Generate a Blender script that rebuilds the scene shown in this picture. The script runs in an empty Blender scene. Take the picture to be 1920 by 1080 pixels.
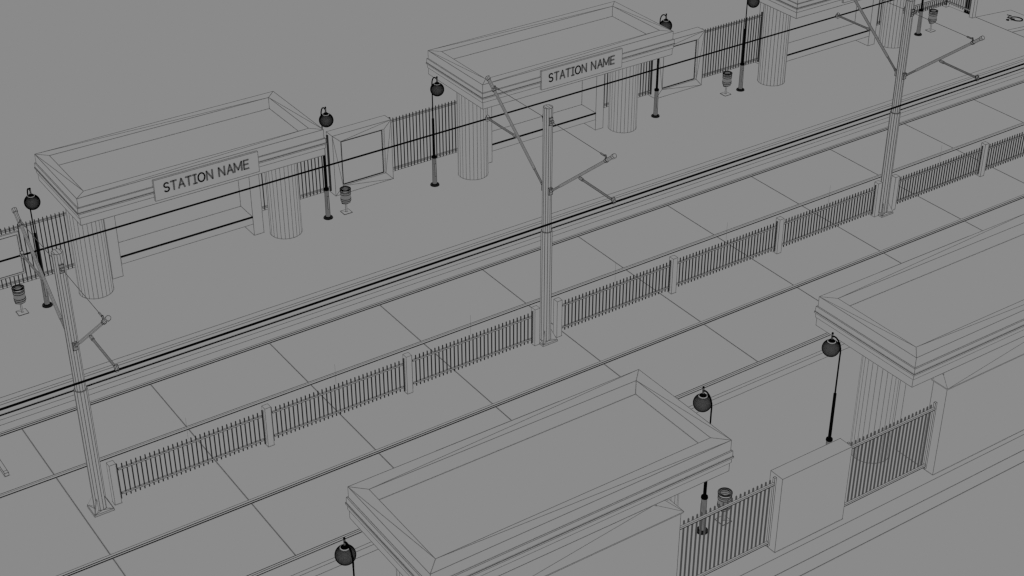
import bpy, math
from mathutils import Vector, Matrix
sc = bpy.context.scene
COL = sc.collection
PI = math.pi

# ------------------------------------------------------------------ materials
def lin(v):
    v /= 255.0
    return v / 12.92 if v <= 0.04045 else ((v + 0.055) / 1.055) ** 2.4
SKY = 138.0
L = lin(SKY)
BASE = 0.5          # albedo of the grey surfaces
def material(name, value):
    """matt paint that reads as `value` (0-255) under the even overcast sky"""
    m = bpy.data.materials.new(name)
    m.use_nodes = True
    nt = m.node_tree
    nt.nodes.clear()
    out = nt.nodes.new('ShaderNodeOutputMaterial')
    d = nt.nodes.new('ShaderNodeBsdfDiffuse')
    a = BASE * lin(value) / L
    d.inputs['Color'].default_value = (a, a, a, 1)
    nt.links.new(d.outputs[0], out.inputs[0])
    return m
CLAY = material('grey_matt', 138)
FAINT = material('pale_edge', 84)
MID = material('grey_edge', 68)
DARK = material('dark_edge', 36)
BLACK = material('black_paint', 4)
GLASS = material('globe_grey', 84)
METAL = material('mesh_grey', 112)
LETTER = material('letter_grey', 78)
MATS = [CLAY, FAINT, MID, DARK, BLACK, GLASS, METAL, LETTER]
C0, C1, C2, C3, C4, CG, CM, CL = range(8)

# ------------------------------------------------------------------ mesh builder
class W:
    def __init__(s):
        s.v = []; s.f = []; s.m = []
    def face(s, pts, mat=C0):
        b = len(s.v)
        s.v += [tuple(p) for p in pts]
        s.f.append(tuple(range(b, b + len(pts)))); s.m.append(mat)
    def line(s, p, q, r, mat=C1, n=4):
        p = Vector(p); q = Vector(q); d = q - p
        if d.length < 1e-7: return
        if d.length > 6:
            k = math.ceil(d.length / 2.25)
            for i in range(k): s.line(p + d * (i / k), p + d * ((i + 1) / k), r, mat, n)
            return
        d.normalize()
        a = Vector((0, 0, 1)) if abs(d.z) < 0.9 else Vector((1, 0, 0))
        u = d.cross(a).normalized(); w = d.cross(u)
        b = len(s.v)
        for c in (p, q):
            for k in range(n):
                t = 2 * PI * (k + .5) / n
                s.v.append(tuple(c + r * (math.cos(t) * u + math.sin(t) * w)))
        for k in range(n):
            j = (k + 1) % n
            s.f.append((b + k, b + j, b + n + j, b + n + k)); s.m.append(mat)
    def path(s, pts, r, mat=C1, closed=False, n=4):
        for i in range(len(pts) - (0 if closed else 1)):
            s.line(pts[i], pts[(i + 1) % len(pts)], r, mat, n)
    def box(s, lo, hi, r=0.005, mat=C1, body=C0, skip='', omit=''):
        x0, y0, z0 = lo; x1, y1, z1 = hi
        P = [(x0,y0,z0),(x1,y0,z0),(x1,y1,z0),(x0,y1,z0),(x0,y0,z1),(x1,y0,z1),(x1,y1,z1),(x0,y1,z1)]
        F = dict(b=(3,2,1,0), t=(4,5,6,7), s=(0,1,5,4), e=(1,2,6,5), n=(2,3,7,6), w=(3,0,4,7))
        for k, f in F.items():
            if k not in skip: s.face([P[i] for i in f], body)
        if r:
            for a, b in ((0,1),(1,2),(2,3),(3,0),(4,5),(5,6),(6,7),(7,4),(0,4),(1,5),(2,6),(3,7)):
                if '%d%d' % (a, b) not in omit.split(): s.line(P[a], P[b], r, mat)
    def prism(s, c, r0, r1, z0, z1, n, r=0.005, mat=C1, body=C0, cap=True, rings=True, sides=True, a0=0.0, ringmat=None):
        A = [(c[0] + r0 * math.cos(a0 + 2*PI*k/n), c[1] + r0 * math.sin(a0 + 2*PI*k/n), z0) for k in range(n)]
        B = [(c[0] + r1 * math.cos(a0 + 2*PI*k/n), c[1] + r1 * math.sin(a0 + 2*PI*k/n), z1) for k in range(n)]
        for k in range(n):
            j = (k + 1) % n
            s.face((A[k], A[j], B[j], B[k]), body)
            if r and sides: s.line(A[k], B[k], r, mat)
        if cap: s.face(B, body)
        if r and rings:
            s.path(A, r, mat if ringmat is None else ringmat, True); s.path(B, r, mat if ringmat is None else ringmat, True)
        return A, B
    def rod(s, p, q, rad, n=8, r=0.004, mat=C1, body=C0, rings=True, sides=True):
        """cylinder between two points with its edges lined"""
        p = Vector(p); q = Vector(q); d = (q - p).normalized()
        a = Vector((0, 0, 1)) if abs(d.z) < 0.9 else Vector((1, 0, 0))
        u = d.cross(a).normalized(); w = d.cross(u)
        A = [p + rad * (math.cos(2*PI*k/n) * u + math.sin(2*PI*k/n) * w) for k in range(n)]
        B = [x + (q - p) for x in A]
        for k in range(n):
            j = (k + 1) % n
            s.face((A[k], A[j], B[j], B[k]), body)
            if r and sides: s.line(A[k], B[k], r, mat)
        s.face(list(reversed(A)), body); s.face(B, body)
        if r and rings: s.path(A, r, mat, True); s.path(B, r, mat, True)
    def mesh(s, name):
        me = bpy.data.meshes.new(name)
        me.from_pydata(s.v, [], s.f)
        used = sorted(set(s.m)); mp = {u: i for i, u in enumerate(used)}
        for u in used: me.materials.append(MATS[u])
        me.polygons.foreach_set('material_index', [mp[x] for x in s.m])
        me.update()
        return me
    def build(s, name, parent=None, kind=None):
        o = bpy.data.objects.new(name, s.mesh(name))
        COL.objects.link(o)
        if parent is not None: o.parent = parent
        if kind: o['kind'] = kind
        return o

def tag(o, label, cat, group=None):
    o['label'] = label; o['category'] = cat
    if group: o['group'] = group
    return o
def thing(name, label, cat, loc=(0, 0, 0), rz=0.0, group=None):
    o = bpy.data.objects.new(name, None); COL.objects.link(o)
    o.location = loc; o.rotation_euler = (0, 0, rz)
    o.empty_display_size = 0.2
    return tag(o, label, cat, group)
def copy_tree(o, parent=None):
    c = o.copy(); COL.objects.link(c)
    if parent is not None: c.parent = parent
    for ch in [x for x in bpy.data.objects if x.parent is o]:
        copy_tree(ch, c)
    return c

# line half-widths by how finely each zone is drawn
RN, RM, RF, RX = 0.0042, 0.0050, 0.0058, 0.0075
PZ = 0.20          # platform height
GZ = -0.146        # ground beyond the platforms
PER = 8.25         # spacing of the shelters

# ------------------------------------------------------------------ setting
w = W(); w.face([(-250, -150, GZ), (350, -150, GZ), (350, 400, GZ), (-250, 400, GZ)])
w.build('ground', kind='structure')

w = W()
X0, X1 = -30.0, 75.0
w.box((X0, -3.205, GZ - .1), (X1, 3.205, 0.0), 0)
for k in range(-12, 32):                      # slab joints
    x = 2.25 * k
    for y0, y1 in ((1.205, 2.640), (-1.09, 1.10), (-2.64, -1.20)):
        w.line((x, y0, 0.0), (x, y1, 0.0), 0.0085, C1)
for y in (3.084, 2.939):
    w.line((X0, y, 0), (X1, y, 0), 0.0055, C1)
w.build('track_bed', kind='structure')

def platform(side, x0, x1, yb, r):
    w = W()
    ys = sorted((3.209 * side, yb * side))
    w.box((x0, ys[0], GZ - .1), (x1, ys[1], PZ), 0)
    for y in (3.209, 3.278, 3.408):
        w.line((x0, y * side, PZ), (x1, y * side, PZ), r, C1)
    w.line((x0, yb * side, PZ), (x1, yb * side, PZ), r, C1)
    for x in (x0, x1):
        w.line((x, 3.209 * side, PZ), (x, yb * side, PZ), r, C1)
        w.line((x, 3.209 * side, 0), (x, 3.209 * side, PZ), r, C1)
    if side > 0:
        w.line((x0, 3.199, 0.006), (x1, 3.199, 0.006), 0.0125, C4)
    else:
        w.line((x0, -yb, GZ), (x1, -yb, GZ), r, C1)
    return w.build('platform', kind='structure')
w = W(); w.box((-9.0, -7.025, GZ - .05), (17.67, -6.83, GZ + .004), 0); w.line((-9.0, -7.025, GZ + .004), (17.67, -7.025, GZ + .004), .0046, C1)
w.build('path', kind='structure')
platform(1, -0.42 - 8.25, 25.917, 6.75, 0.0058)
platform(-1, -9.0, 17.67, 6.815, 0.0046)

# ramp with its kerb at the end of the far platform
w = W()
def rz(x): return PZ - 0.0815 * (x - 25.917)
xa, xb, ya, yb_, yc = 25.92, 27.25, 4.56, 4.712, 5.735
for y0, y1 in ((yb_, yc), (ya, yb_)):
    w.face([(xa, y0, rz(xa)), (xb, y0, rz(xb)), (xb, y1, rz(xb)), (xa, y1, rz(xa))])
w.face([(xa, ya, rz(xa)), (xa, ya, GZ), (xb, ya, GZ), (xb, ya, rz(xb))])
w.face([(xa, yc, GZ), (xa, yc, rz(xa)), (xb, yc, rz(xb)), (xb, yc, GZ)])
w.face([(xb, ya, GZ), (xb, yc, GZ), (xb, yc, rz(xb)), (xb, ya, rz(xb))])
for y in (ya, yb_, yc): w.line((xa, y, rz(xa)), (xb, y, rz(xb)), RX, C1)
w.line((xb, ya, rz(xb)), (xb, yc, rz(xb)), RX, C1)
w.line((xa, 3.25, PZ + .002), (xa, yc, PZ + .002), RX, C2)
w.build('ramp', kind='structure')

# wheelchair symbol painted on the ramp
def sym(pts, r, mat, closed=False):
    w.path([(x, y, rz(x) + .006) for x, y in pts], r, mat, closed)
w = W()
cx, cy = 26.815, 5.175
arc = []
for k in range(25):
    t = math.radians(178 + 292 * k / 24)
    arc.append((cx + 0.150 * math.cos(t), cy + 0.150 * math.sin(t)))
sym(arc, 0.0185, C4)
sym([(26.49, 5.23), (26.55, 5.195)], 0.034, C4)
sym([(26.61, 5.19), (26.69, 5.17)], 0.016, C4)
sym([(26.843, 5.508), (26.89, 5.40)], 0.012, C3)
sym([(26.89, 5.40), (26.802, 5.412), (26.675, 5.351)], 0.009, C3)
sym([(26.675, 5.351), (26.70, 5.24), (26.72, 5.16)], 0.013, C3)
sym([(26.72, 5.37), (26.74, 5.25), (26.78, 5.19)], 0.010, C3)
tag(w.build('wheelchair_symbol'), 'black wheelchair symbol painted on the ramp at the far platform end', 'ground marking')

# ------------------------------------------------------------------ tram rails
def rail(ys, mats, rs, label):
    w = W()
    lo, hi = min(ys), max(ys)
    mid = ys[1]
    # rail head, groove and keeper
    w.box((X0, lo, -.06), (X1, hi, 0.004), 0)
    w.face([(X0, min(mid, ys[2]) + .008, .0055), (X1, min(mid, ys[2]) + .008, .0055), (X1, max(mid, ys[2]) - .008, .0055), (X0, max(mid, ys[2]) - .008, .0055)])
    for y, m, r in zip(ys, mats, rs):
        w.line((X0, y, .004), (X1, y, .004), r, m)
    tag(w.build('tram_rail'), label, 'rail', 'grooved rails of the two tracks')
rail((2.744, 2.698, 2.651), (C1, C4, C4), (.0045, .0085, .0085), 'grooved tram rail nearest the far platform edge')
rail((1.191, 1.157, 1.107), (C2, C1, C4), (.0055, .0040, .0080), 'grooved tram rail just beyond the low centre fence')
rail((-1.098, -1.149, -1.190), (C1, C4, C4), (.0045, .0078, .0080), 'grooved tram rail just this side of the low centre fence')
rail((-2.646, -2.684, -2.725), (C3, C3, C3), (.0058, .0048, .0052), 'grooved tram rail nearest the near platform edge')

# ------------------------------------------------------------------ shelters
GLYPH = {   # strokes in a box of width w, height 1
    'S': (0.55, None), 'T': (0.58, [[(0,1),(.58,1)],[(.29,1),(.29,0)]]),
    'A': (0.64, [[(0,0),(.32,1),(.64,0)],[(.12,.34),(.52,.34)]]),
    'I': (0.34, [[(0,1),(.34,1)],[(.17,1),(.17,0)],[(0,0),(.34,0)]]),
    'O': (0.76, None),
    'N': (0.62, [[(0,0),(0,1),(.62,0),(.62,1)]]),
    'M': (0.80, [[(0,0),(0,1),(.40,.15),(.80,1),(.80,0)]]),
    'E': (0.50, [[(.50,1),(0,1),(0,0),(.50,0)],[(0,.52),(.46,.52)]]),
}
ADV = {'S': .77, 'T': .80, 'A': .83, 'I': .51, 'O': .97, 'N': .92, ' ': .43, 'M': 1.06, 'E': .77}
def glyph(w, ch, x, z, h, y, k):
    gw, st = GLYPH[ch]
    mat = CL
    if ch == 'S':
        p = []
        for i in range(13):
            t = math.radians(35 + 235 * i / 12); p.append((.275 + .25 * math.cos(t), .74 + .25 * math.sin(t)))
        for i in range(13):
            t = math.radians(90 - 235 * i / 12); p.append((.275 + .26 * math.cos(t), .25 + .25 * math.sin(t)))
        st = [p]; mat = C4
    elif ch == 'O':
        st = [[(.38 + .36 * math.cos(2*PI*i/24), .5 + .49 * math.sin(2*PI*i/24)) for i in range(25)]]; mat = C4
    t = 0.0105 if ch not in 'SO' else 0.0115
    for s in st:
        q = [(x + a * h * k, z + b * h) for a, b in s]
        for (ax, az), (bx, bz) in zip(q, q[1:]):
            dx, dz = bx - ax, bz - az; l = math.hypot(dx, dz); dx /= l; dz /= l
            e = t * .8
            ax -= dx * e; az -= dz * e; bx += dx * e; bz += dz * e
            nx, nz = -dz * t, dx * t
            P = [(ax + nx, az + nz), (bx + nx, bz + nz), (bx - nx, bz - nz), (ax - nx, az - nz)]
            w.face([(px, y - .006, pz) for px, pz in P], mat)
            for (p0, p1) in zip(P, P[1:] + P[:1]):
                w.face([(p0[0], y - .006, p0[1]), (p1[0], y - .006, p1[1]), (p1[0], y, p1[1]), (p0[0], y, p0[1])], mat)
                if mat == CL: w.line((p0[0], y - .006, p0[1]), (p1[0], y - .006, p1[1]), .0026, C3)

def shelter_meshes(r):
    """local frame: x along the platform from the shelter's centre, y from the track centre line outwards, z up"""
    M = {}
    # roof -------------------------------------------------------------
    w = W()
    xl, xr, y0, y1 = -2.374, 2.374, 4.705, 6.728
    def ring(o, z): return [(xl - o, y0 - o, z), (xr + o, y0 - o, z), (xr + o, y1 + o, z), (xl - o, y1 + o, z)]
    prof = [(0, 2.70), (0, 2.524), (.022, 2.522), (.024, 2.434), (.034, 2.432), (.034, 2.408), (.015, 2.405), (.015, 2.326), (0, 2.324), (0, 2.180)]
    rings = [ring(o, z) for o, z in prof]
    for A, B in zip(rings, rings[1:]):
        for k in range(4):
            j = (k + 1) % 4
            w.face((A[k], B[k], B[j], A[j]))
            w.line(A[k], B[k], r, C1)
    for i in (0, 9): w.path(rings[i], r, C1, True)
    w.path(rings[1], r, C1, True); w.path(rings[2], r * .8, C1, True)
    w.path(rings[4], r * 1.15, C2, True); w.path(rings[5], r * .75, C1, True)
    w.path(rings[7], r * .8, C1, True)
    top = rings[0]
    inn = [(xl + .2, y0 + .2, 2.70), (xr - .2, y0 + .2, 2.70), (xr - .2, y1 - .2, 2.70), (xl + .2, y1 - .2, 2.70)]
    flo = [(a, b, 2.465) for a, b, c in inn]
    for k in range(4):
        j = (k + 1) % 4
        w.face((top[k], top[j], inn[j], inn[k]))
        w.face((inn[k], inn[j], flo[j], flo[k]))
        w.line(top[k], inn[k], r, C1); w.line(inn[k], flo[k], r, C1)
    w.path(inn, r, C1, True); w.path(flo, r, C1, True)
    w.face(flo)
    w.face(list(reversed(rings[9])))
    for a, b in ((top[0], inn[1]), (top[3], inn[0]), (top[3], inn[2]), (inn[2], top[1])):   # mitred coping seams
        w.line(a, b, r * .9, C1)
    M['roof'] = w.mesh('roof')
    # columns ----------------------------------------------------------
    for i, x in enumerate((-1.958, 1.942)):
        w = W(); w.prism((x, 5.745), .31, .31, PZ, 2.178, 24, r * .85, C1, cap=False)
        M['column%d' % i] = w.mesh('column')
    # enclosure --------------------------------------------------------
    for i, (a, b) in enumerate(((-1.560, -1.353), (1.354, 1.561))):
        w = W(); w.box((a, 5.944, PZ), (b, 6.456, 2.178), r, C1, skip='bnt', omit='23 67 45 56 74 ' + ('37' if i == 0 else '26'))
        M['side%d' % i] = w.mesh('side_panel')
    w = W(); w.box((-1.562, 6.458, PZ), (1.563, 6.728, 1.833), r, C1, skip='b', omit='01 45')
    M['back'] = w.mesh('back_wall')
    w = W()      # coping on the back wall
    o = .028
    A = [(-1.562 - o, 6.425), (-1.525, 6.425), (-1.345, 6.425), (1.335, 6.425), (1.563 + o, 6.425), (1.563 + o, 6.728 + o), (-1.562 - o, 6.728 + o)]
    for z in (1.836, 1.852):
        P = [(a, b, z) for a, b in A]
        w.face(P)
        w.path(P, r * .8, C1, True)
        if z > 1.84:
            for a, b in ((6, 1), (6, 2), (5, 3), (5, 2)): w.line(P[a], P[b], r * .8, C1)
    for k in range(7):
        a, b = A[k], A[(k + 1) % 7]
        w.face([(a[0], a[1], 1.836), (b[0], b[1], 1.836), (b[0], b[1], 1.852), (a[0], a[1], 1.852)])
    M['coping'] = w.mesh('coping')
    # bench ------------------------------------------------------------
    w = W()
    w.box((-1.351, 5.945, .452), (1.352, 6.457, .613), r * .9, C1)
    for (yy, zz) in ((5.938, .603), (5.946, .614)):
        w.line((-1.351, yy, zz), (1.352, yy, zz), .0130, C4, 6)
    M['bench'] = w.mesh('bench')
    # sign -------------------------------------------------------------
    w = W(); w.box((-1.008, 4.655, 2.255), (1.006, 4.688, 2.660), r * .9, C1)
    M['sign'] = w.mesh('name_sign')
    w = W()
    text = 'STATION NAME'; h = .170
    tot = sum(ADV[c] for c in text) - .2
    k = 1.64 / (tot * h); x = -.828
    for c in text:
        if c != ' ': glyph(w, c, x, 2.386, h, 4.654, k)
        else: M['text0'] = w.mesh('lettering'); w = W()
        x += ADV[c] * h * k
    M['text1'] = w.mesh('lettering')
    return M
def link(name, me, parent):
    o = bpy.data.objects.new(name, me); COL.objects.link(o); o.parent = parent
    return o
def shelter(M, x, rot, label):
    t = thing('tram_shelter', label, 'shelter', (x, 0, 0), rot, 'tram shelters along the two platforms')
    link('roof', M['roof'], t)
    link('column', M['column0'], t); link('column', M['column1'], t)
    link('side_panel', M['side0'], t); link('side_panel', M['side1'], t)
    link('back_wall', M['back'], t); link('coping', M['coping'], t)
    link('bench', M['bench'], t)
    s = link('name_sign', M['sign'], t)
    link('lettering', M['text0'], s); link('lettering', M['text1'], s)
    return t
MF, MX, MN = shelter_meshes(RF), shelter_meshes(RX), shelter_meshes(RN)
shelter(MF, 4.507, 0, 'flat roofed shelter with STATION NAME sign, leftmost on the far platform')
shelter(MF, 12.757, 0, 'flat roofed shelter with STATION NAME sign, middle of the far platform')
shelter(MX, 21.007, 0, 'far platform shelter cut off by the top edge, roof out of view')
shelter(MN, 4.512, PI, 'flat roofed shelter seen from behind at bottom centre of the near platform')
shelter(MN, 12.762, PI, 'flat roofed shelter seen from behind at the right edge, near platform')

# ------------------------------------------------------------------ noticeboards
def noticeboard(x, rot, r, label):
    t = thing('noticeboard', label, 'noticeboard', (x, 0, 0), rot, 'box noticeboards between shelters')
    a, b, y0, y1, z0, z1 = -.675, .675, 6.465, 6.712, PZ, 1.547
    O = [(a, y0, z0), (b, y0, z0), (b, y0, z1), (a, y0, z1)]
    ia, ib, iz0, iz1 = -.497, .507, .385, 1.383
    I = [(ia, y0 + .0, iz0), (ib, y0, iz0), (ib, y0, iz1), (ia, y0, iz1)]
    D = [(p[0], y0 + .04, p[2]) for p in I]
    w = W()
    for k in range(4):
        j = (k + 1) % 4
        w.face((O[k], O[j], I[j], I[k])); w.face((I[k], I[j], D[j], D[k]))
        w.line(O[k], I[k], r, C1); w.line(I[k], D[k], r * .7, C2)
    w.path(O, r, C1, True); w.path(I, r * .8, C1, True)
    for p, q in ((O[3], I[0]), (O[1], I[0]), (O[2], I[3]), (O[2], I[1])): w.line(p, q, r * .8, C1)
    B = [(p[0], y1, p[2]) for p in O]
    w.face(list(reversed(B))); w.path(B, r, C1, True)
    for k in (1, 2, 3):
        j = (k + 1) % 4
        w.face((O[k], B[k], B[j], O[j]))
    for k in range(4): w.line(O[k], B[k], r, C1)
    w.build('frame', t)
    w = W()
    e = .004
    w.box((ia + e, y0 + .041, iz0 + e), (ib - e, y0 + .055, iz1 - e), 0)
    Q = [(ia + .028, y0 + .038, iz0 + .012), (ib - .035, y0 + .038, iz0 + .012), (ib - .035, y0 + .038, iz1 - .03), (ia + .028, y0 + .038, iz1 - .03)]
    w.path(Q, r * 1.7, C4, True)
    w.build('display_panel', t)
noticeboard(8.625, 0, RF, 'framed noticeboard beside the leftmost shelter of the far platform')
noticeboard(16.875, 0, RX * .9, 'framed noticeboard right of the middle far platform shelter')
noticeboard(8.625, PI, RN, 'plain box noticeboard back between the two near platform shelters')

# ------------------------------------------------------------------ picket fences
def pickets(w, x0, x1, y, z0, z1, pitch, wid, mat, tip=.02):
    n = max(1, round((x1 - x0) / pitch)); h = wid / 2
    for k in range(1, n):
        x = x0 + (x1 - x0) * k / n
        B = [(x - h, y - h), (x + h, y - h), (x + h, y + h), (x - h, y + h)]
        for i in range(4):
            j = (i + 1) % 4
            w.face([(*B[i], z0), (*B[j], z0), (*B[j], z1), (*B[i], z1)], mat)
            w.face([(*B[i], z1), (*B[j], z1), (x, y, z1 + tip)], mat)
def rail_bar(x0, x1, y, z, r, mat, d=.016, hh=.013):
    w = W(); w.box((x0, y - d, z - hh), (x1, y + d, z + hh), r, mat)
    return w
def tall_fence(x0, x1, rot, r, mat, label, pm=C2, rm=C3, side=1, wid=.0165, near=False):
    """metal fence between the shelter wall and the noticeboard; local x from its left end"""
    t = thing('picket_fence', label, 'fence', (x0 if side > 0 else x1, 0, 0), rot, 'tall picket fences at the back of the platforms')
    ln = x1 - x0; y = 6.600
    for x in (.022, ln - .022):
        w = W(); w.box((x - .017, y - .017, .275), (x + .017, y + .017, 1.530), r if near else 0, C3, body=C0 if near else C3)
        w.build('end_post', t)
    w = W(); pickets(w, .022, ln - .022, y - .010, .295, 1.500, .0775, wid, mat)
    w.build('picket_panel', t)
    for z in (.350, 1.432):
        w = rail_bar(.04, ln - .04, y + .012, z, r * 1.0, C2 if near else rm, .016, .015)
        if near: w.line((.04, y + .029, z - .015), (ln - .04, y + .029, z - .015), .0055, C4)
        w.build('rail', t)
    return t
tall_fence(6.085, 7.93, 0, .0050, C3, 'tall picket fence between the leftmost far shelter and its noticeboard')
tall_fence(9.32, 11.17, 0, .0052, C3, 'tall picket fence between left far noticeboard and the middle far shelter')
tall_fence(14.335, 16.18, 0, .0056, C3, 'short visible strip of tall fence right of the middle far shelter')
tall_fence(17.57, 19.42, 0, .0058, C3, 'tall picket fence with lamp and bin before it, left of the cut-off shelter')
tall_fence(6.085, 7.93, PI, .0034, C2, 'tall picket fence in front of the near bin and lamp, bottom centre', pm=C2, rm=C3, side=-1, wid=.019, near=True)
tall_fence(9.32, 11.165, PI, .0036, C2, 'tall picket fence right of the plain noticeboard back, near platform', pm=C2, rm=C3, side=-1, wid=.019, near=True)
tf = tall_fence(-2.2, 2.92, 0, .0050, C3, 'tall picket fence at the left edge carrying a framed panel')
tr = tall_fence(22.58, 25.79, 0, .0064, C3, 'tall picket fence at the far right end of the far platform')
def info_panel(t, xa, xb, r):
    w = W()
    w.box((xa, 6.50, .545), (xb, 6.535, 1.41), r, C1)
    Q = [(xa + .03, 6.498, .58), (xb - .03, 6.498, .58), (xb - .03, 6.498, 1.353), (xa + .03, 6.498, 1.353)]
    w.path(Q, r * 1.0, C3, True)
    w.build('information_panel', t)
info_panel(tf, 0.20 + 2.2, 1.532 + 2.2, RF)
info_panel(tr, 23.95 - 22.58, 25.27 - 22.58, RX)
# end fence across the platform, with its square posts
te = thing('picket_fence', 'picket fence across the far platform end, beside the ramp post', 'fence', (25.84, 0, 0), 0, None)
for yy in (6.62, 5.735):
    w = W(); w.box((-.045, yy, PZ), (.06, yy + .10, 1.62), RX, C1, skip='b'); w.build('square_post', te)
w = W()
for k in range(1, 11):
    y = 5.835 + (6.62 - 5.835) * k / 11
    w.box((-.008, y - .008, .295), (.008, y + .008, 1.50), 0, body=C2)
w.build('picket_panel', te)
for z in (.350, 1.432):
    w = W(); w.box((-.014, 5.845, z - .013), (.014, 6.61, z + .013), .006, C3); w.build('rail', te)

# low fence along the centre line, one run between each pair of masts
def low_fence(xm, label, first=0, last=3):
    t = thing('centre_fence', label, 'fence', (xm, 0, 0), 0, 'low picket fences between the masts')
    xs = [.263, 2.870, 5.478, 8.087]          # left faces less .05: centres of the posts
    r = .0043 if xm < 8 else (.0048 if xm < 16 else .0058)
    for i in range(first, last + 1):
        w = W(); w.box((xs[i] - .053, -.055, 0), (xs[i] + .053, .052, .75), r, C1, skip='b'); w.build('square_post', t)
    for i in range(first, last):
        a, b = xs[i] + .055, xs[i + 1] - .055
        w = W(); pickets(w, a + .03, b - .03, 0, .064, .680, .0757, .0160, C3, .013)
        xc = (a + b) / 2 - .045
        w.line((xc, 0, .68), (xc, 0, 1.08), .0017, C2)
        p = w.build('picket_panel', t)
        for x in (a + .022, b - .022):
            w = W(); w.box((x - .010, -.010, .04), (x + .010, .010, .705), 0, body=C3); w.build('end_post', p)
        for z in (.135, .596):
            rail_bar(a + .04, b - .04, 0, z, r * .9, C3, .013, .012).build('rail', p)
    return t
low_fence(0.295, 'low picket fence run between the left mast and the middle mast')
low_fence(8.595, 'low picket fence run between the middle mast and the right mast')
low_fence(16.895, 'low picket fence run from the right mast to the right edge')

# ------------------------------------------------------------------ catenary masts
def mast(x, r, label):
    t = thing('catenary_mast', label, 'mast', (x, 0, 0), 0, 'masts carrying the contact wires')
    w = W(); w.box((-.155, -.155, 0), (.155, .155, .032), r, C1, skip='b')
    for k in range(4):     # gussets
        for d in ((1, 1), (1, -1), (-1, 1), (-1, -1)):
            pass
    for sx, sy in ((1, 1), (1, -1), (-1, 1), (-1, -1)):
        a = (.062 * sx, .062 * sy, .26); b = (.148 * sx, .148 * sy, .034); c = (.062 * sx, .062 * sy, .034)
        n = Vector((-sy, sx, 0)) * .006
        for s in (1, -1):
            w.face([tuple(Vector(p) + n * s) for p in (a, b, c)])
        w.line(a, b, r, C1)
        for q in ((.10 * sx, .02 * sy), (.02 * sx, .10 * sy)):
            w.line(b, (q[0], q[1], .034), r * .8, C1)
    w.build('base_plate', t)
    w = W(); w.prism((0, 0), .097, .097, .032, 2.23, 12, r * 1.05, C2, a0=.13); w.build('lower_pole', t)
    w = W(); w.prism((0, 0), .080, .080, 2.23, 4.54, 12, r * 1.0, C2, a0=.13)
    for q in ((-.05, .03), (0, .055), (.05, -.02)): w.line((q[0], -.06, 4.541), (q[0], .06, 4.541), r * .8, C2)
    w.build('upper_pole', t)
    for s in (1, -1):
        arm = W()
        P0 = Vector((0, .105 * s, 3.03)); P1 = Vector((0, 1.772 * s, 4.385)); d = (P1 - P0).normalized()
        arm.rod(P0 + d * .06, P0 + d * .34, .017, 8, r * .8, C2)
        arm.rod(P0 + d * .34, P1 - d * .24, .0225, 8, r * .8, C1)
        arm.rod(P1 - d * .24, P1 - d * .02, .028, 8, r * .8, C2)
        a = arm.build('bracket_arm', t)
        cap = W(); cap.rod(P1 - d * .03, P1 + d * .03, .037, 8, r * .9, C2); cap.build('end_cap', a)
        cl = W(); q = P1 - d * .235
        cl.rod(q - d * .022, q + d * .022, .034, 8, r, C3)
        cl.rod(q + Vector((0, 0, .02)), q + Vector((0, -.03 * s, .085)), .012, 6, r * .8, C3)
        cl.build('clamp', a)
        br = W(); br.box((-.034, min(.078 * s, .112 * s), 2.965), (.034, max(.078 * s, .112 * s), 3.085), r * .9, C4, body=CM)
        br.rod((0, .09 * s, 3.02), P0 + d * .07, .022, 6, r * .8, C3)
        br.build('pivot_bracket', t)
        br = W(); br.box((-.034, min(.066 * s, .096 * s), 4.245), (.034, max(.066 * s, .096 * s), 4.375), r * .9, C4, body=CM)
        br.rod((-.02, .112 * s, 4.31), (.03, .112 * s, 4.31), .022, 6, r, C3)
        br.build('stay_bracket', t)
        st = W(); st.rod((0, .11 * s, 4.31), (0, 1.535 * s, 4.300), .0052, 6, 0, body=C2)
        st.rod((0, 1.44 * s, 4.300), (0, 1.54 * s, 4.30), .012, 6, r * .6, C4)
        st.build('stay_wire', t)
        rg = W(); rg.rod((0, .93 * s, 3.628), (0, 1.79 * s, 3.62), .0165, 8, r * .8, C2)
        rg.rod((0, .905 * s, 3.632), (0, .99 * s, 3.627), .024, 8, r * .9, C2)
        rg.rod((0, .905 * s, 3.632), (0, .905 * s, 3.69), .012, 6, r * .8, C2)
        ra = rg.build('registration_arm', t)
        cl = W(); cl.rod((0, 1.79 * s, 3.66), (0, 1.83 * s, 3.60), .028, 8, r, C3)
        cl.box((-.02, min(1.78 * s, 1.83 * s), 3.57), (.02, max(1.78 * s, 1.83 * s), 3.63), r * .8, C2)
        cl.build('wire_clamp', ra)
    return t
mast(0.295, .0046, 'catenary mast at the left, leaning out with both bracket arms')
mast(8.595, .0050, 'catenary mast in the middle of the picture')
mast(16.895, .0062, 'catenary mast at the right, its top cut by the frame')
for y, z, lab in ((-1.818, 3.592, 'black contact wire over the near track, crossing in front of the masts'),
                  (1.835, 3.592, 'black contact wire over the far track, passing before the shelters')):
    w = W(); w.line((X0, y, z), (X1, y, z), .0165 if y < 0 else .0145, C4, 8)
    tag(w.build('contact_wire'), lab, 'wire', 'contact wires of the two tracks')

# steel bar lying across the far track at the left edge
w = W(); w.box((-.655, 1.575, .006), (-.590, 2.30, .062), .0048, C2)
w.line((-.655, 1.64, .063), (-.590, 1.64, .063), .004, C2)
tag(w.build('track_stop'), 'short steel bar across the far track at the left edge', 'track stop')

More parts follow.
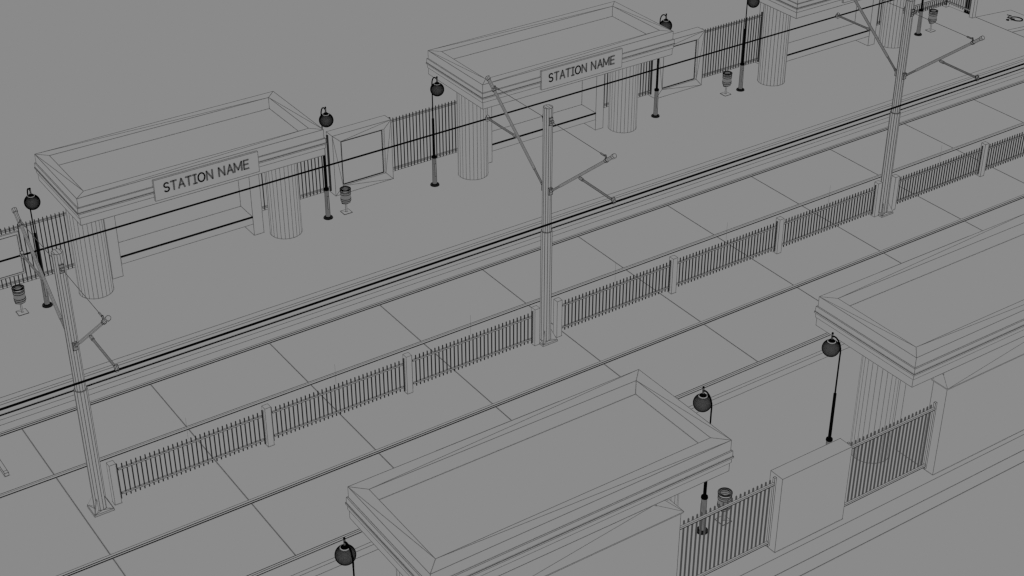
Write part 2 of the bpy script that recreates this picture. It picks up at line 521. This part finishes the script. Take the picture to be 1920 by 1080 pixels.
# ------------------------------------------------------------------ lamps
def lamp_proto(r, rg):
    t = thing('street_lamp', '', 'street lamp', (0, 0, 0), 0, 'globe lamps on the platforms')
    w = W(); w.prism((0, 0), .090, .086, 0, .022, 24, r, C4, body=C3)
    w.prism((0, 0), .060, .050, .022, .040, 24, r, C4, body=C3); w.build('base_flange', t)
    w = W(); w.prism((0, 0), .047, .040, .040, .64, 16, r * .55, C3, body=CM, ringmat=C4)
    w.prism((0, 0), .050, .047, .63, .66, 16, r, C4, body=C4)
    w.box((-.015, -.050, .22), (.015, -.038, .50), r * .6, C3, body=CM); w.build('lower_pole', t)
    w = W(); w.prism((0, 0), .0240, .0215, .66, 1.50, 12, r * .5, C4, body=C4); w.build('middle_pole', t)
    w = W(); w.prism((0, 0), .0125, .0115, 1.50, 2.16, 8, 0, body=C4); w.build('upper_pole', t)
    w = W()
    P = [(0, 0, 2.15), (0, .002, 2.24), (0, -.004, 2.31), (0, -.030, 2.375), (0, -.070, 2.42), (0, -.115, 2.443), (0, -.155, 2.443), (0, -.190, 2.425)]
    w.path(P, .0125, C4, n=8); w.build('swan_neck', t)
    gz, R = 2.216, .131
    g = W()
    NU, NV = 48, 24
    def sp(i, j, q=1.0):
        a, b = 2*PI*i/NU, PI*j/NV
        return (q*R*math.sin(b)*math.cos(a), -.195 + q*R*math.sin(b)*math.sin(a), gz + q*R*math.cos(b))
    for j in range(NV):
        for i in range(NU):
            g.face([sp(i, j), sp(i, j+1), sp(i+1, j+1), sp(i+1, j)], CG)
            # raised ribs of the mesh round the globe
            if 2 <= j: g.face([sp(i, j), sp(i, j+1), sp(i, j+1, rg), sp(i, j, rg)], C4)
            if 3 <= j: g.face([sp(i, j), sp(i+1, j), sp(i+1, j, rg), sp(i, j, rg)], C4)
    g.build('globe', t)
    w = W(); w.prism((0, -.195), .066, .060, gz + .115, gz + .128, 24, 0, body=C0)
    w.prism((0, -.195), .054, .020, gz + .128, gz + .160, 20, r * .6, C4, body=C4)
    w.build('globe_cap', t)
    w = W(); w.prism((0, -.195), .0125, .0105, gz + .15, gz + .265, 8, r * .7, C4, body=C0)
    w.prism((0, -.195), .016, .012, gz + .258, gz + .274, 8, r * .5, C4, body=C4); w.build('finial', t)
    return t
lamp_f = lamp_proto(.0050, 1.065)
lamp_n = lamp_proto(.0042, 1.040)
spots = [
    (1.615, 5.745, 0, lamp_f, 'globe lamp leftmost on the far platform, before the tall fence'),
    (7.385, 5.755, 0, lamp_f, 'globe lamp beside the left far noticeboard and a bin'),
    (9.865, 5.750, 0, lamp_f, 'globe lamp left of the middle far shelter, before the picket fence'),
    (15.635, 5.755, 0, lamp_f, 'globe lamp half hidden by the right corner of the middle far shelter'),
    (18.115, 5.750, 0, lamp_f, 'globe lamp cut by the top edge with a bin at its left'),
    (23.885, 5.755, 0, lamp_f, 'lamp post at far right whose globe is out of view'),
    (7.385, -5.745, PI, lamp_n, 'globe lamp behind the bottom centre shelter, bin at its right'),
    (9.865, -5.745, PI, lamp_n, 'globe lamp at right, behind the plain noticeboard'),
    (1.615, -5.745, PI, lamp_n, 'globe lamp at the bottom edge left of the bottom centre shelter'),
]
used = set()
for x, y, a, proto, lab in spots:
    o = proto if proto.name not in used else copy_tree(proto)
    used.add(proto.name)
    o.location = (x, y, PZ); o.rotation_euler = (0, 0, a); o['label'] = lab

# ------------------------------------------------------------------ litter bins
def bin_proto(r, dens):
    t = thing('litter_bin', '', 'bin', (0, 0, 0), 0, 'litter bins on single posts')
    w = W(); w.box((-.088, -.088, 0), (.088, .088, .008), r * .9, C2, skip='b')
    w.line((-.088, .088, .009), (.03, -.02, .009), r * .6, C1); w.build('base_plate', t)
    w = W(); w.box((-.012, -.012, .008), (.012, .012, .25), r * .7, C2); w.build('post', t)
    c = (.0, -.012)
    w = W()
    prof = [(.050, .215), (.085, .235), (.100, .275), (.102, .50)]
    for (r0, z0), (r1, z1) in zip(prof, prof[1:]):
        w.prism(c, r0, r1, z0, z1, 32, r * dens, C2, body=CM, cap=False, rings=False)
    w.face([(c[0] + .05 * math.cos(-2*PI*k/32), c[1] + .05 * math.sin(-2*PI*k/32), .215) for k in range(32)], CM)
    def hoop(z, rad, rr, m):
        w.path([(c[0] + rad * math.cos(2*PI*k/32), c[1] + rad * math.sin(2*PI*k/32), z) for k in range(32)], rr, m, True)
    hoop(.215, .050, r * 1.2, C4); hoop(.240, .088, r * .9, C3)
    for z in (.285, .325, .425, .465): hoop(z, .103, r * 1.15, C4)
    body = w.build('bin_body', t)
    w = W()
    for ra, z in ((.104, .49), (.108, .528), (.092, .531), (.074, .526)):
        w.path([(c[0] + ra * math.cos(2*PI*k/32), c[1] + ra * math.sin(2*PI*k/32), z) for k in range(32)], r * 1.3, C4, True)
    A = .106; B = .074
    for k in range(32):
        a0, a1 = 2*PI*k/32, 2*PI*(k+1)/32
        w.face([(c[0]+A*math.cos(a0), c[1]+A*math.sin(a0), .528), (c[0]+A*math.cos(a1), c[1]+A*math.sin(a1), .528), (c[0]+B*math.cos(a1), c[1]+B*math.sin(a1), .526), (c[0]+B*math.cos(a0), c[1]+B*math.sin(a0), .526)], CM)
    w.face([(c[0] + .074 * math.cos(2*PI*k/32), c[1] + .074 * math.sin(2*PI*k/32), .42) for k in range(32)], C0)
    w.build('rim', t)
    w = W()     # strap that holds the body to the post
    w.path([(c[0] - .098, c[1], .27), (c[0] - .085, c[1] + .01, .215), (c[0] - .03, c[1] + .02, .185), (c[0] + .03, c[1] + .03, .190), (c[0] + .075, c[1] + .03, .225), (c[0] + .098, c[1] + .02, .27)], r * 1.3, C4, n=6)
    w.build('strap', t)
    return t
bin_f = bin_proto(.0052, .27)
bin_n = bin_proto(.0040, .25)
for x, y, a, proto, lab in (
    (1.155, 5.770, 0, bin_f, 'round litter bin at the left edge beside the leftmost far lamp'),
    (7.800, 5.765, 0, bin_f, 'round litter bin in front of the left far noticeboard'),
    (17.690, 5.770, 0, bin_f, 'round litter bin right of the second far noticeboard, before the fence'),
    (24.330, 5.765, 0, bin_f, 'round litter bin at far right near the ramp'),
    (7.805, -5.740, PI, bin_n, 'round litter bin behind the near picket fence, bottom centre'),
):
    o = proto if proto.name not in used else copy_tree(proto)
    used.add(proto.name)
    o.location = (x, y, PZ); o.rotation_euler = (0, 0, a); o['label'] = lab

# dark mesh bollard standing beyond the end fence
t = thing('bollard', 'dark mesh bollard half hidden behind the end fence post by the ramp', 'bollard', (26.45, 6.45, GZ))
w = W(); w.prism((0, 0), .085, .085, .0, 1.05, 24, .006, C4, body=C4); w.build('body', t)
w = W(); w.prism((0, 0), .098, .098, .0, .10, 24, .006, C4, body=C4); w.build('foot', t)

# ------------------------------------------------------------------ light, camera, render
wd = bpy.data.worlds.new('World'); sc.world = wd; wd.use_nodes = True
bg = wd.node_tree.nodes['Background']
bg.inputs['Color'].default_value = (L / BASE, L / BASE, L / BASE, 1); bg.inputs['Strength'].default_value = 1.0     # even white overcast
wd.light_settings.distance = 0.02; wd.light_settings.ao_factor = 1.0

cam = bpy.data.cameras.new('Camera'); co = bpy.data.objects.new('Camera', cam); COL.objects.link(co)
yaw, pitch, roll = 9.75806381e-01, 5.51910073e-01, -9.99659e-04
cy_, sy_, cp_, sp_ = math.cos(yaw), math.sin(yaw), math.cos(pitch), math.sin(pitch)
f = Vector((cp_ * cy_, cp_ * sy_, -sp_)); r0 = Vector((sy_, -cy_, 0)); u0 = r0.cross(f)
c_, s_ = math.cos(roll), math.sin(roll)
rr = c_ * r0 + s_ * u0; uu = c_ * u0 - s_ * r0
M4 = Matrix((( rr.x, uu.x, -f.x, -5.31888), (rr.y, uu.y, -f.y, -19.50727), (rr.z, uu.z, -f.z, 15.82959), (0, 0, 0, 1)))
co.matrix_world = M4
cam.sensor_width = 36.0; cam.lens = 36.0 * 3034.885 / 1920.0
cam.clip_start = 0.1; cam.clip_end = 2000
sc.camera = co
sc.view_settings.view_transform = 'Standard'; sc.view_settings.look = 'None'
sc.view_settings.exposure = 0; sc.view_settings.gamma = 1
cy = sc.cycles
cy.max_bounces = 8; cy.diffuse_bounces = 8; cy.use_fast_gi = True; cy.fast_gi_method = 'REPLACE'; cy.ao_bounces_render = 1; cy.ao_bounces = 1; cy.use_denoising = False
cy.filter_width = 1.35
